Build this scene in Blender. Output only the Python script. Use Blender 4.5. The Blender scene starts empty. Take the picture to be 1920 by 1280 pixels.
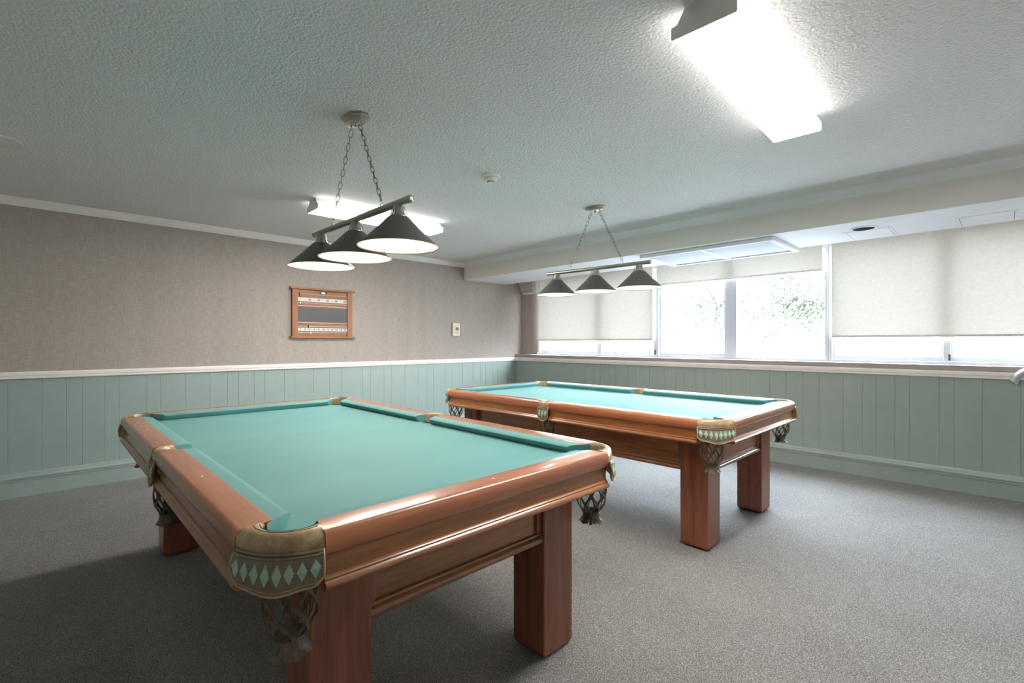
import bpy, bmesh, math, random
from mathutils import Vector, Matrix
random.seed(7)
S = bpy.context.scene
C = S.collection
PI = math.pi

# ------------------------------------------------------------------ camera, world, exposure
cam_d = bpy.data.cameras.new('camera')
cam_d.sensor_width = 36.0
cam_d.lens = 897.6 / 1920 * 36
cam_d.shift_y = 2.0 / 1920
cam_d.clip_start = 0.05
cam_d.clip_end = 300
cam = bpy.data.objects.new('camera', cam_d)
C.objects.link(cam)
cam.location = (5.5963, -5.5299, 1.2573)
cam.rotation_euler = (PI / 2, 0, math.radians(45.74))
S.camera = cam

SKY = 70.0            # bright overcast sky seen through the windows
FLUO = 50.0          # ceiling fluorescents
BULB = 120.0         # bulbs in the billiard lamps
W = bpy.data.worlds.new('overcast_sky')
S.world = W
W.use_nodes = True
bg = W.node_tree.nodes['Background']
# overcast sky: zenith about three times as bright as the horizon
_n, _l = W.node_tree.nodes, W.node_tree.links
_tc = _n.new('ShaderNodeTexCoord')
_sx = _n.new('ShaderNodeSeparateXYZ')
_l.new(_tc.outputs['Generated'], _sx.inputs[0])
_cr = _n.new('ShaderNodeValToRGB')
_cr.color_ramp.elements[0].position = 0.0
_cr.color_ramp.elements[0].color = (0.30, 0.325, 0.345, 1)
_cr.color_ramp.elements[1].position = 1.0
_cr.color_ramp.elements[1].color = (0.74, 0.88, 1.04, 1)
_l.new(_sx.outputs['Z'], _cr.inputs['Fac'])
_l.new(_cr.outputs['Color'], bg.inputs['Color'])
bg.inputs['Strength'].default_value = SKY
vs = S.view_settings
vs.view_transform = 'Standard'
vs.look = 'None'
vs.exposure = 0.40
vs.gamma = 1.0
vs.use_curve_mapping = False
try:
    S.cycles.max_bounces = 10
    S.cycles.diffuse_bounces = 6
    S.cycles.transparent_max_bounces = 12
    S.cycles.sample_clamp_indirect = 6
except Exception:
    pass

# ------------------------------------------------------------------ materials
def srgb(r, g, b):
    f = lambda c: c / 12.92 if c <= 0.04045 else ((c + 0.055) / 1.055) ** 2.4
    return (f(r / 255), f(g / 255), f(b / 255), 1)

def new_mat(name):
    m = bpy.data.materials.new(name)
    m.use_nodes = True
    nt = m.node_tree
    return m, nt, nt.nodes['Principled BSDF'], nt.links

def setin(n, **kw):
    for k, v in kw.items():
        k = k.replace('_', ' ')
        if k in n.inputs:
            n.inputs[k].default_value = v

def coords(nt, scale=(1, 1, 1), kind='Object'):
    tc = nt.nodes.new('ShaderNodeTexCoord')
    mp = nt.nodes.new('ShaderNodeMapping')
    mp.inputs['Scale'].default_value = scale
    nt.links.new(tc.outputs[kind], mp.inputs['Vector'])
    return mp.outputs['Vector']

def noise(nt, vec, scale, detail=4, rough=0.55, dist=0.0):
    n = nt.nodes.new('ShaderNodeTexNoise')
    n.inputs['Scale'].default_value = scale
    n.inputs['Detail'].default_value = detail
    n.inputs['Roughness'].default_value = rough
    n.inputs['Distortion'].default_value = dist
    nt.links.new(vec, n.inputs['Vector'])
    return n.outputs['Fac']

def ramp(nt, fac, stops):
    r = nt.nodes.new('ShaderNodeValToRGB')
    e = r.color_ramp.elements
    e[0].position, e[0].color = stops[0]
    e[1].position, e[1].color = stops[-1]
    for p, c in stops[1:-1]:
        x = e.new(p)
        x.color = c
    nt.links.new(fac, r.inputs['Fac'])
    return r.outputs['Color']

def bump(nt, fac, bsdf, strength, dist):
    b = nt.nodes.new('ShaderNodeBump')
    b.inputs['Strength'].default_value = strength
    b.inputs['Distance'].default_value = dist
    nt.links.new(fac, b.inputs['Height'])
    nt.links.new(b.outputs['Normal'], bsdf.inputs['Normal'])
    return b

def mathn(nt, op, a, b):
    n = nt.nodes.new('ShaderNodeMath')
    n.operation = op
    for i, v in enumerate((a, b)):
        if isinstance(v, (int, float)):
            n.inputs[i].default_value = v
        else:
            nt.links.new(v, n.inputs[i])
    return n.outputs[0]

def plain(name, col, rough=0.5, metal=0.0, var=0.06, scale=30, bmp=0.0, coat=0.0, spec=0.5):
    m, nt, b, L = new_mat(name)
    v = coords(nt)
    f = noise(nt, v, scale, 3)
    lo = tuple(max(0, c * (1 - var)) for c in col[:3]) + (1,)
    hi = tuple(min(1, c * (1 + var)) for c in col[:3]) + (1,)
    L.new(ramp(nt, f, [(0.3, lo), (0.7, hi)]), b.inputs['Base Color'])
    setin(b, Roughness=rough, Metallic=metal, Coat_Weight=coat, Specular_IOR_Level=spec)
    if bmp:
        bump(nt, f, b, bmp, 0.002)
    return m

def emissive(name, col, strength):
    m, nt, b, L = new_mat(name)
    setin(b, Base_Color=(0.9, 0.9, 0.9, 1), Roughness=0.4, Emission_Color=col, Emission_Strength=strength)
    return m

def wood(name, axis, dark, mid, light, rough=0.32, coat=0.8, scale=9.0):
    m, nt, b, L = new_mat(name)
    sc = [1.0, 1.0, 1.0]
    sc[axis] = 0.07
    v = coords(nt, tuple(sc))
    n1 = noise(nt, v, scale, 6, 0.6, 1.2)
    n2 = noise(nt, v, scale * 9, 4, 0.7, 0.3)
    f = mathn(nt, 'ADD', mathn(nt, 'MULTIPLY', n1, 0.65), mathn(nt, 'MULTIPLY', n2, 0.35))
    L.new(ramp(nt, f, [(0.32, dark), (0.5, mid), (0.68, light)]), b.inputs['Base Color'])
    setin(b, Roughness=rough, Coat_Weight=coat, Coat_Roughness=0.14)
    bump(nt, n2, b, 0.06, 0.001)
    return m

M = {}
WD, WM, WL = srgb(94, 56, 31), srgb(148, 91, 51), srgb(180, 121, 71)
for i, a in enumerate('xyz'):
    M['wood_' + a] = wood('mahogany_' + a, i, WD, WM, WL)
M['leg_wood'] = wood('mahogany_leg', 2, srgb(94, 50, 35), srgb(134, 76, 53), srgb(156, 94, 67), 0.35, 0.35, 7)
for i, a in enumerate('xy'):
    M['rail_' + a] = wood('rail_mahogany_' + a, i, srgb(142, 80, 51), srgb(177, 106, 66), srgb(195, 124, 80), 0.34, 1.0, 8)
M['board_wood'] = wood('oak_scoreboard', 1, srgb(130, 82, 48), srgb(160, 106, 66), srgb(176, 124, 84), 0.45, 0.2, 10)
M['board_wood_z'] = wood('oak_scoreboard_upright', 2, srgb(130, 80, 48), srgb(158, 103, 66), srgb(174, 120, 82), 0.45, 0.2, 10)

# felt
def felt():
    m, nt, b, L = new_mat('teal_felt')
    v = coords(nt)
    big = noise(nt, v, 2.2, 4)
    fine = noise(nt, v, 500, 2)
    f = mathn(nt, 'ADD', mathn(nt, 'MULTIPLY', big, 0.7), mathn(nt, 'MULTIPLY', fine, 0.3))
    L.new(ramp(nt, f, [(0.3, srgb(86, 140, 139)), (0.7, srgb(100, 153, 151))]), b.inputs['Base Color'])
    setin(b, Roughness=0.7, Specular_IOR_Level=0.25, Sheen_Weight=0.08, Sheen_Roughness=0.5)
    bump(nt, fine, b, 0.15, 0.0006)
    return m
M['felt'] = felt()

def leather(name, c0, c1, rough=0.42):
    m, nt, b, L = new_mat(name)
    v = coords(nt)
    f = noise(nt, v, 28, 5, 0.65)
    g = noise(nt, v, 260, 3)
    L.new(ramp(nt, f, [(0.3, c0), (0.72, c1)]), b.inputs['Base Color'])
    setin(b, Roughness=rough, Coat_Weight=0.15)
    bump(nt, g, b, 0.25, 0.001)
    return m
M['leather'] = leather('casing_leather', srgb(146, 122, 90), srgb(204, 178, 138), 0.28)
M['leather_dark'] = leather('shield_leather', srgb(108, 92, 72), srgb(150, 132, 108), 0.45)
M['leather_net'] = leather('net_leather', srgb(60, 50, 41), srgb(112, 93, 70), 0.45)
M['diamond'] = plain('green_leather_inlay', srgb(166, 198, 180), 0.5, var=0.08, scale=120)
M['thread'] = plain('dark_thread', srgb(60, 48, 36), 0.7)
M['sight'] = plain('pearl_sight', srgb(230, 222, 200), 0.3)
M['slate'] = plain('slate_edge', srgb(60, 60, 58), 0.8)

# ceiling, walls, carpet
def popcorn(name, col, amt=1.0, sc=1.0):
    m, nt, b, L = new_mat(name)
    v = coords(nt)
    vo = nt.nodes.new('ShaderNodeTexVoronoi')
    vo.feature = 'SMOOTH_F1'
    vo.inputs['Scale'].default_value = 78 * sc
    L.new(v, vo.inputs['Vector'])
    n = noise(nt, v, 90 * sc, 4, 0.65)
    h = mathn(nt, 'SUBTRACT', mathn(nt, 'MULTIPLY', n, 1.3), mathn(nt, 'MULTIPLY', vo.outputs['Distance'], 0.9))
    big = noise(nt, v, 0.8, 3)
    lo = tuple(c * 0.95 for c in col[:3]) + (1,)
    L.new(ramp(nt, big, [(0.3, lo), (0.7, col)]), b.inputs['Base Color'])
    setin(b, Roughness=0.75, Specular_IOR_Level=0.3)
    bump(nt, h, b, 0.55 * amt, 0.011)
    return m
M['ceiling'] = popcorn('popcorn_ceiling', srgb(240, 238, 237))
M['beam_face'] = popcorn('stippled_beam', srgb(238, 233, 226), 0.35, 1.4)
M['soffit'] = plain('smooth_white_soffit', srgb(236, 237, 240), 0.85, var=0.02, scale=3, spec=0.15)
M['white_trim'] = plain('white_trim_paint', srgb(246, 238, 230), 0.45, var=0.03, scale=8)
M['cream_paint'] = plain('cream_wall_paint', srgb(228, 222, 212), 0.7, var=0.02, scale=3)
M['sill_shaded'] = plain('shaded_taupe_sill_covering', srgb(164, 153, 147), 0.6, var=0.05, scale=60)  # taupe covering, darkened so the room-facing fascia's shade is in the colour
M['white_metal'] = plain('white_enamel', srgb(228, 228, 226), 0.35, var=0.02)
M['window_white'] = plain('white_window_aluminium', srgb(214, 216, 222), 0.4, var=0.03)

def wallpaper():
    m, nt, b, L = new_mat('grasscloth_wallpaper')
    v1 = coords(nt, (1, 1, 0.03))
    v2 = coords(nt, (0.05, 0.05, 1))
    v3 = coords(nt)
    ver = noise(nt, v1, 330, 3, 0.7)
    hor = noise(nt, v2, 300, 3, 0.7)
    wide = noise(nt, v1, 7, 3, 0.6)
    sp = noise(nt, v3, 380, 2)
    f = mathn(nt, 'ADD', mathn(nt, 'MULTIPLY', ver, 0.34), mathn(nt, 'MULTIPLY', hor, 0.3))
    f = mathn(nt, 'ADD', f, mathn(nt, 'MULTIPLY', sp, 0.2))
    f = mathn(nt, 'ADD', f, mathn(nt, 'MULTIPLY', wide, 0.07))
    L.new(ramp(nt, f, [(0.30, srgb(136, 124, 115)), (0.46, srgb(171, 159, 150)), (0.62, srgb(200, 190, 182))]), b.inputs['Base Color'])
    setin(b, Roughness=0.8, Specular_IOR_Level=0.25)
    bump(nt, f, b, 0.35, 0.0015)
    return m
M['wallpaper'] = wallpaper()

def teal_paint():
    m, nt, b, L = new_mat('sage_teal_paint')
    v = coords(nt)
    f = noise(nt, v, 4, 4)
    L.new(ramp(nt, f, [(0.3, srgb(148, 163, 156)), (0.7, srgb(157, 171, 164))]), b.inputs['Base Color'])
    setin(b, Roughness=0.36, Specular_IOR_Level=0.5)
    bump(nt, noise(nt, v, 60, 3), b, 0.05, 0.002)
    return m
M['teal'] = teal_paint()
M['groove'] = plain('groove_paint', srgb(118, 134, 128), 0.6)

def carpet():
    m, nt, b, L = new_mat('grey_loop_carpet')
    v = coords(nt)
    vo = nt.nodes.new('ShaderNodeTexVoronoi')
    vo.inputs['Scale'].default_value = 230
    L.new(v, vo.inputs['Vector'])
    n = noise(nt, v, 210, 3, 0.75)
    big = noise(nt, v, 1.2, 4)
    f = mathn(nt, 'ADD', mathn(nt, 'MULTIPLY', n, 0.75), mathn(nt, 'MULTIPLY', vo.outputs['Distance'], 0.28))
    f = mathn(nt, 'ADD', f, mathn(nt, 'MULTIPLY', big, 0.1))
    L.new(ramp(nt, f, [(0.40, srgb(64, 62, 60)), (0.53, srgb(110, 107, 104)), (0.67, srgb(162, 157, 153))]), b.inputs['Base Color'])
    setin(b, Roughness=0.95, Specular_IOR_Level=0.15, Sheen_Weight=0.1)
    bump(nt, f, b, 0.7, 0.006)
    return m
M['carpet'] = carpet()

M['nickel'] = plain('brushed_nickel', srgb(176, 172, 162), 0.3, 1.0, 0.06, 60)
M['chain_metal'] = plain('nickel_chain', srgb(128, 124, 116), 0.3, 1.0, 0.05, 60)
M['chrome'] = plain('polished_chrome', srgb(205, 205, 200), 0.15, 1.0, 0.03, 60)
M['shade_out'] = plain('dark_bronze_enamel', srgb(86, 84, 80), 0.42, 0.3, 0.1, 40)
M['shade_in'] = plain('white_shade_liner', srgb(245, 240, 225), 0.5, 0.0, 0.02)
M['brass'] = plain('rim_brass', srgb(150, 130, 96), 0.3, 0.9)
M['bulb'] = emissive('warm_bulb', (1.0, 0.90, 0.74, 1), BULB)
M['fluo'] = emissive('fluorescent_lens', (1.0, 0.965, 0.92, 1), FLUO)
M['fluo_side'] = emissive('fluorescent_lens_edge', (1.0, 0.965, 0.92, 1), FLUO * 0.09)
M['black'] = plain('black_matte', srgb(20, 20, 22), 0.95, spec=0.05)
M['slateboard'] = plain('grey_slate_board', srgb(92, 90, 90), 0.6, var=0.05, scale=12)
M['strip_white'] = plain('white_number_strip', srgb(226, 222, 214), 0.5, var=0.02)
M['steel'] = plain('pale_metal_bar', srgb(222, 216, 206), 0.35, 0.3)
M['cream'] = plain('cream_plastic', srgb(222, 212, 186), 0.45, var=0.02)
M['cream_grille'] = plain('cream_grille_plastic', srgb(196, 190, 172), 0.5, var=0.04)
M['display'] = plain('grey_lcd', srgb(112, 110, 96), 0.3)
M['panel_grey'] = plain('pale_grey_panel', srgb(178, 182, 192), 0.9, var=0.015, scale=4, spec=0.1)
M['cloth_white'] = plain('white_cloth', srgb(196, 194, 196), 0.85, var=0.04, scale=14, bmp=0.3)
M['bark'] = plain('grey_bark', srgb(58, 56, 54), 0.9, var=0.2, scale=14, bmp=0.5)
M['leaf'] = plain('spring_leaf', srgb(72, 77, 62), 0.6, var=0.25, scale=3)
M['pavement'] = plain('pale_pavement', srgb(150, 148, 146), 0.9, var=0.05, scale=2)

def blind_fabric():
    m, nt, b, L = new_mat('translucent_roller_blind')
    v = coords(nt)
    f = noise(nt, v, 34, 5, 0.6, 0.8)
    col = ramp(nt, f, [(0.3, srgb(222, 218, 208)), (0.7, srgb(232, 228, 219))])
    L.new(col, b.inputs['Base Color'])
    setin(b, Roughness=0.9, Specular_IOR_Level=0.1)
    tr = nt.nodes.new('ShaderNodeBsdfTranslucent')
    tr.inputs['Color'].default_value = (0.96, 0.86, 0.75, 1)
    mx = nt.nodes.new('ShaderNodeMixShader')
    mx.inputs['Fac'].default_value = BLIND_T
    L.new(b.outputs['BSDF'], mx.inputs[1])
    L.new(tr.outputs['BSDF'], mx.inputs[2])
    L.new(mx.outputs['Shader'], nt.nodes['Material Output'].inputs['Surface'])
    return m
BLIND_T = 0.0245
M['blind'] = blind_fabric()

def glass():
    m = bpy.data.materials.new('window_glass')
    m.use_nodes = True
    nt = m.node_tree
    nt.nodes.clear()
    out = nt.nodes.new('ShaderNodeOutputMaterial')
    t = nt.nodes.new('ShaderNodeBsdfTransparent')
    t.inputs['Color'].default_value = (0.97, 0.98, 0.98, 1)
    g = nt.nodes.new('ShaderNodeBsdfGlossy')
    g.inputs['Roughness'].default_value = 0.02
    mx = nt.nodes.new('ShaderNodeMixShader')
    mx.inputs[0].default_value = 0.04
    nt.links.new(t.outputs[0], mx.inputs[1])
    nt.links.new(g.outputs[0], mx.inputs[2])
    nt.links.new(mx.outputs[0], out.inputs['Surface'])
    return m
M['glass'] = glass()

# ------------------------------------------------------------------ geometry helpers
def empty(name, loc=(0, 0, 0), rz=0.0, parent=None):
    o = bpy.data.objects.new(name, None)
    o.empty_display_size = 0.1
    C.objects.link(o)
    o.location = loc
    o.rotation_euler = (0, 0, rz)
    if parent:
        o.parent = parent
    return o

def tag(o, label=None, cat=None, group=None, kind=None):
    if label: o['label'] = label
    if cat: o['category'] = cat
    if group: o['group'] = group
    if kind: o['kind'] = kind
    return o

def obj(name, bm, mat, parent=None, smooth=False, angle=40, loc=None):
    if isinstance(bm, bpy.types.Mesh):
        me = bm
    else:
        bmesh.ops.recalc_face_normals(bm, faces=bm.faces)
        me = bpy.data.meshes.new(name)
        bm.to_mesh(me)
        bm.free()
        if smooth:
            for p in me.polygons:
                p.use_smooth = True
            try:
                me.set_sharp_from_angle(angle=math.radians(angle))
            except Exception:
                pass
    if mat is not None and not me.materials:
        me.materials.append(mat)
    o = bpy.data.objects.new(name, me)
    C.objects.link(o)
    if parent: o.parent = parent
    if loc: o.location = loc
    return o

def struct(name, bm, mat, parent=None, **k):
    o = obj(name, bm, mat, parent, **k)
    if not parent:
        o['kind'] = 'structure'
    return o

def slab(o, label=None):
    return o

def box(bm, x0, x1, y0, y1, z0, z1, bev=0.0):
    mat = Matrix.Translation(((x0 + x1) / 2, (y0 + y1) / 2, (z0 + z1) / 2)) @ Matrix.Diagonal((abs(x1 - x0), abs(y1 - y0), abs(z1 - z0), 1))
    r = bmesh.ops.create_cube(bm, size=1.0, matrix=mat)
    if bev:
        es = list({e for v in r['verts'] for e in v.link_edges})
        bmesh.ops.bevel(bm, geom=es, offset=bev, segments=2, affect='EDGES', profile=0.5)
    return bm

def bx(x0, x1, y0, y1, z0, z1, bev=0.0):
    return box(bmesh.new(), x0, x1, y0, y1, z0, z1, bev)

def revolve(bm, prof, n=32, center=(0, 0), cap=False):
    rings = []
    for r, z in prof:
        rings.append([bm.verts.new((center[0] + r * math.cos(2 * PI * k / n), center[1] + r * math.sin(2 * PI * k / n), z)) for k in range(n)])
    for a, b in zip(rings, rings[1:]):
        for k in range(n):
            bm.faces.new((a[k], a[(k + 1) % n], b[(k + 1) % n], b[k]))
    if cap:
        bm.faces.new(rings[0])
        bm.faces.new(rings[-1])
    return bm

def tube(bm, pts, r, n=8, closed=False, cap=True, flat=None):
    """sweep a circle (or ellipse with flat=(rw, rt, normal_fn)) along pts"""
    P = [Vector(p) for p in pts]
    N = len(P)
    rings = []
    prev = None
    for i in range(N):
        if closed:
            t = (P[(i + 1) % N] - P[i - 1]).normalized()
        else:
            t = (P[min(i + 1, N - 1)] - P[max(i - 1, 0)]).normalized()
        if prev is None:
            a = Vector((0, 0, 1)) if abs(t.z) < 0.9 else Vector((1, 0, 0))
            u = t.cross(a).normalized()
        else:
            u = (prev - t * prev.dot(t)).normalized()
        prev = u
        w = t.cross(u)
        rr = r[i] if isinstance(r, (list, tuple)) else r
        rings.append([bm.verts.new(P[i] + (u * math.cos(2 * PI * k / n) + w * math.sin(2 * PI * k / n)) * rr) for k in range(n)])
    for i in range(N if closed else N - 1):
        a, b = rings[i], rings[(i + 1) % N]
        for k in range(n):
            bm.faces.new((a[k], a[(k + 1) % n], b[(k + 1) % n], b[k]))
    if cap and not closed:
        bm.faces.new(rings[0])
        bm.faces.new(rings[-1])
    return bm

def ribbon(bm, pts, nrm, w, t):
    """flat strap along pts; nrm[i] = outward normal at pts[i]"""
    P = [Vector(p) for p in pts]
    N = len(P)
    rings = []
    for i in range(N):
        d = (P[min(i + 1, N - 1)] - P[max(i - 1, 0)]).normalized()
        n = Vector(nrm[i]).normalized()
        s = d.cross(n).normalized()
        ww = w[i] if isinstance(w, (list, tuple)) else w
        rings.append([bm.verts.new(P[i] + s * (ww / 2) * a + n * (t / 2) * b) for a, b in ((-1, -1), (1, -1), (1, 1), (-1, 1))])
    for a, b in zip(rings, rings[1:]):
        for k in range(4):
            bm.faces.new((a[k], a[(k + 1) % 4], b[(k + 1) % 4], b[k]))
    bm.faces.new(rings[0])
    bm.faces.new(rings[-1])
    return bm

def extrude(bm, prof, f0, f1, place):
    """closed profile [(s,z)] run from f0(s) to f1(s) along an axis; place(t,s,z)->xyz"""
    A = [bm.verts.new(place(f0(s), s, z)) for s, z in prof]
    B = [bm.verts.new(place(f1(s), s, z)) for s, z in prof]
    n = len(prof)
    for k in range(n):
        bm.faces.new((A[k], A[(k + 1) % n], B[(k + 1) % n], B[k]))
    bm.faces.new(A)
    bm.faces.new(B)
    return bm

def prism(bm, poly, z0, z1):
    A = [bm.verts.new((x, y, z0)) for x, y in poly]
    B = [bm.verts.new((x, y, z1)) for x, y in poly]
    n = len(poly)
    for k in range(n):
        bm.faces.new((A[k], A[(k + 1) % n], B[(k + 1) % n], B[k]))
    bm.faces.new(A)
    bm.faces.new(B)
    return bm

def text_mesh(s, size, depth=0.0006):
    cu = bpy.data.curves.new('lettering', 'FONT')
    cu.body = s
    cu.size = size
    cu.align_x = 'CENTER'
    cu.align_y = 'CENTER'
    cu.extrude = depth
    o = bpy.data.objects.new('lettering', cu)
    C.objects.link(o)
    bpy.context.view_layer.update()
    me = bpy.data.meshes.new_from_object(o.evaluated_get(bpy.context.evaluated_depsgraph_get()))
    bpy.data.objects.remove(o)
    bpy.data.curves.remove(cu)
    return me

def copy_tree(o, parent=None):
    c = o.copy()
    C.objects.link(c)
    c.parent = parent
    for ch in o.children:
        copy_tree(ch, c)
    return c

# ------------------------------------------------------------------ room shell
ZC = 2.44                 # ceiling
YB, YF = -7.0, 0.0        # room runs from behind the camera to the window wall
XR = 6.85
struct('floor', bx(-0.2, XR + .2, YB - .2, 0.2, -0.12, 0.0), M['carpet'])
struct('ceiling', bx(-0.2, XR + .2, YB - .2, 0.35, ZC, ZC + 0.12), M['ceiling'])
wl = struct('wall_left', bx(-0.2, -0.012, YB - .2, 0.35, 0, ZC), M['groove'])
obj('wallpaper', bx(-0.0119, 0.0, YB, 0.134, 1.0, ZC), M['wallpaper'], wl)

def plank_mesh(w, h, th=0.0125):
    bm = bmesh.new()
    c = 0.0017
    # run along z, chamfered front edges, local x = thickness, y = width
    prof = [(0, 0.0004), (th - c, 0.0004), (th, c + 0.0004), (th, w - c - 0.0004), (th - c, w - 0.0004), (0, w - 0.0004)]
    A = [bm.verts.new((x, y, 0)) for x, y in prof]
    B = [bm.verts.new((x, y, h)) for x, y in prof]
    n = len(prof)
    for k in range(n):
        bm.faces.new((A[k], A[(k + 1) % n], B[(k + 1) % n], B[k]))
    bm.faces.new(A)
    bm.faces.new(B)
    bmesh.ops.recalc_face_normals(bm, faces=bm.faces)
    me = bpy.data.meshes.new('plank')
    bm.to_mesh(me)
    bm.free()
    me.materials.append(M['teal'])
    return me

left_edges = [YB, -6.9, -6.75, -6.6, -6.4, -6.2, -6.0, -5.749, -5.553, -5.403, -5.301, -5.153, -5.053, -4.852, -4.75, -4.545, -4.34,
              -4.185, -4.08, -3.93, -3.824, -3.623, -3.513, -3.30, -3.11, -2.963, -2.69, -2.58, -2.391, -2.282, -2.082, -1.872,
              -1.733, -1.622, -1.42, -1.31, -1.10, -0.90, -0.75, -0.645, -0.50, -0.395, -0.19, 0.0]
cache = {}
def plank(parent, w, h, loc, rz):
    k = (round(w, 3), h)
    if k not in cache:
        cache[k] = plank_mesh(w, h)
    o = bpy.data.objects.new('plank', cache[k])
    C.objects.link(o)
    o.parent = parent
    o.location = loc
    o.rotation_euler = (0, 0, rz)
for a, b in zip(left_edges, left_edges[1:]):
    plank(wl, b - a, 0.97, (-0.0119, a, 0.0), 0)

# window wall: low panelled wall, sill, piers and header
wr = struct('wall_right', bx(-0.2, XR + .2, 0.012, 0.35, 0, 1.02), M['groove'])
right_edges = [0.0, 0.21, 0.36, 0.46, 0.61, 0.71, 0.91, 1.01, 1.22, 1.42, 1.57, 1.68, 1.83, 1.93, 2.13, 2.24, 2.44, 2.65, 2.8, 2.9, 3.05, 3.15, 3.36,
               3.46, 3.66, 3.86, 4.017, 4.17, 4.314, 4.515, 4.667, 4.773, 4.909, 5.01, 5.21, 5.305, 5.476, 5.693, 5.80, 6.0, 6.2, 6.35, 6.45, 6.6, XR]
for a, b in zip(right_edges, right_edges[1:]):
    # local +x (thickness) -> world -y ; local +y (width) -> world +x
    plank(wr, b - a, 0.97, (a, 0.0119, 0.0), -PI / 2)
XW0, XW1 = 0.375, 6.45
obj('pier', bx(0, XW0, 0.134, 0.35, 1.02, ZC), M['wallpaper'], wr)
obj('pier', bx(XW1, XR + .2, 0.134, 0.35, 1.02, ZC), M['wallpaper'], wr)
obj('header', bx(XW0, XW1, 0.134, 0.35, 2.26, ZC), M['soffit'], wr)
sill = struct('trim_4', bx(0.0, XR, -0.004, 0.30, 1.0195, 1.0655, 0.004), M['sill_shaded'])
wb = struct('wall_back', bx(-0.2, XR + .2, YB - .2, YB, 0, ZC), M['cream_paint'])
obj('wainscot', bx(0.0, XR, YB + 0.0002, YB + 0.012, 0, 1.0), M['groove'], wb)
we = struct('wall_front', bx(XR, XR + .2, YB, 0.35, 0, ZC), M['cream_paint'])
obj('wainscot', bx(XR - 0.012, XR - 0.0002, YB + 0.012, 0.0, 0, 1.0), M['groove'], we)

# crown, chair rails, baseboards
def run_profile(name, prof, place, t0, t1, mat, smooth=False):
    bm = bmesh.new()
    extrude(bm, prof, lambda s: t0, lambda s: t1, place)
    return struct(name, bm, mat)
PL = lambda t, s, z: (s, t, z)          # left wall: s = out of wall (+x)
PR = lambda t, s, z: (t, -s, z)         # window wall: s = out of wall (-y)
crown = [(0, 2.368), (0.008, 2.368), (0.012, 2.378), (0.02, 2.39), (0.028, 2.415), (0.03, 2.437), (0, 2.437)]
run_profile('trim_1', crown, PL, YB, -1.075, M['white_trim'])
crail = [(0, 0.961), (0.014, 0.961), (0.018, 0.968), (0.018, 0.982), (0.023, 0.988), (0.023, 1.008), (0.019, 1.018), (0, 1.019)]
run_profile('trim_2', crail, PL, YB, -0.001, M['white_trim'])
run_profile('trim_3', crail, PR, 0.02, XR, M['white_trim'])
base = [(0.001, 0.0), (0.014, 0.0), (0.014, 0.126), (0.02, 0.128), (0.021, 0.138), (0.017, 0.142), (0.023, 0.147), (0.024, 0.157), (0.014, 0.172), (0.01, 0.186), (0.006, 0.195), (0.001, 0.195)]
run_profile('baseboard_left', base, PL, YB, -0.001, M['teal'])
run_profile('baseboard_right', base, PR, 0.02, XR, M['teal'])

# dropped beam in front of the windows
BZ, BY0, BY1 = 2.184, -1.0726, -0.2519
beam = struct('ceiling_beam', bx(0.001, XR, BY0, BY1, BZ + 0.004, ZC - 0.0005), M['beam_face'])
obj('soffit_board', bx(0.001, XR, BY0 + 0.0005, BY1 + 0.001, BZ, BZ + 0.004), M['soffit'], beam)
bm = bmesh.new()
cove = [(0, ZC - 0.0005)] + [(0.055 * (1 - math.sin(a)) if False else 0.06 - 0.06 * math.sin(a), ZC - 0.0005 - 0.06 * (1 - math.cos(a))) for a in [0, .3, .6, .9, 1.2, PI / 2]] + [(0, ZC - 0.06)]
extrude(bm, [(0, ZC - 0.0005), (0.055, ZC - 0.0005), (0.035, ZC - 0.012), (0.016, ZC - 0.032), (0.004, ZC - 0.055), (0, ZC - 0.065)],
        lambda s: 0.031, lambda s: XR, lambda t, s, z: (t, BY0 - s, z))
obj('cove_strip', bm, M['soffit'], beam, smooth=True, angle=60)
beam['label'] = 'pale dropped ceiling beam running in front of the windows'

# ------------------------------------------------------------------ windows
def window(idx, x0, x1, mull, extra_sash=None):
    r = empty('window_%d' % idx, ((x0 + x1) / 2, 0.17, 1.0655))
    tag(r, kind='structure')
    cx, cz = (x0 + x1) / 2, 1.0655
    def P(name, X0, X1, Y0, Y1, Z0, Z1, mat='window_white', bev=0.003, parent=None):
        return obj(name, bx(X0 - cx, X1 - cx, Y0 - 0.17, Y1 - 0.17, Z0 - cz, Z1 - cz, bev), M[mat], parent or r)
    P('frame_rail', x0, x1, 0.135, 0.235, 1.066, 1.092)
    P('frame_rail', x0, x1, 0.14, 0.235, 2.21, 2.258)
    P('jamb', x0, x0 + 0.032, 0.14, 0.235, 1.092, 2.21)
    P('jamb', x1 - 0.032, x1, 0.14, 0.235, 1.092, 2.21)
    m0, m1 = mull
    P('mullion', m0, m1, 0.145, 0.235, 1.092, 2.21)
    for (a, b, sash) in ((x0 + 0.032, m0, 1), (m1, x1 - 0.032, extra_sash)):
        if sash:
            P('sash_rail', a, b, 0.165, 0.205, 1.092, 1.128)
            P('sash_stile', a, a + 0.022, 0.165, 0.205, 1.128, 2.21)
            P('sash_stile', b - 0.022, b, 0.165, 0.205, 1.128, 2.21)
            z0 = 1.128
            a, b = a + .022, b - .022
        else:
            z0 = 1.092
        P('pane', a, b, 0.186, 0.190, z0, 2.21, 'glass', 0)
    return r, P
w1, P1 = window(1, 0.377, 2.458, (1.532, 1.60), 1)
P1('latch', 2.436, 2.452, 0.125, 0.142, 1.10, 1.165, 'slate', 0.002)
P1('blind_pull', 0.383, 0.395, 0.118, 0.13, 1.068, 1.10, 'white_metal', 0.003)
w2, P2 = window(2, 2.459, 4.362, (3.335, 3.462), None)
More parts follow.
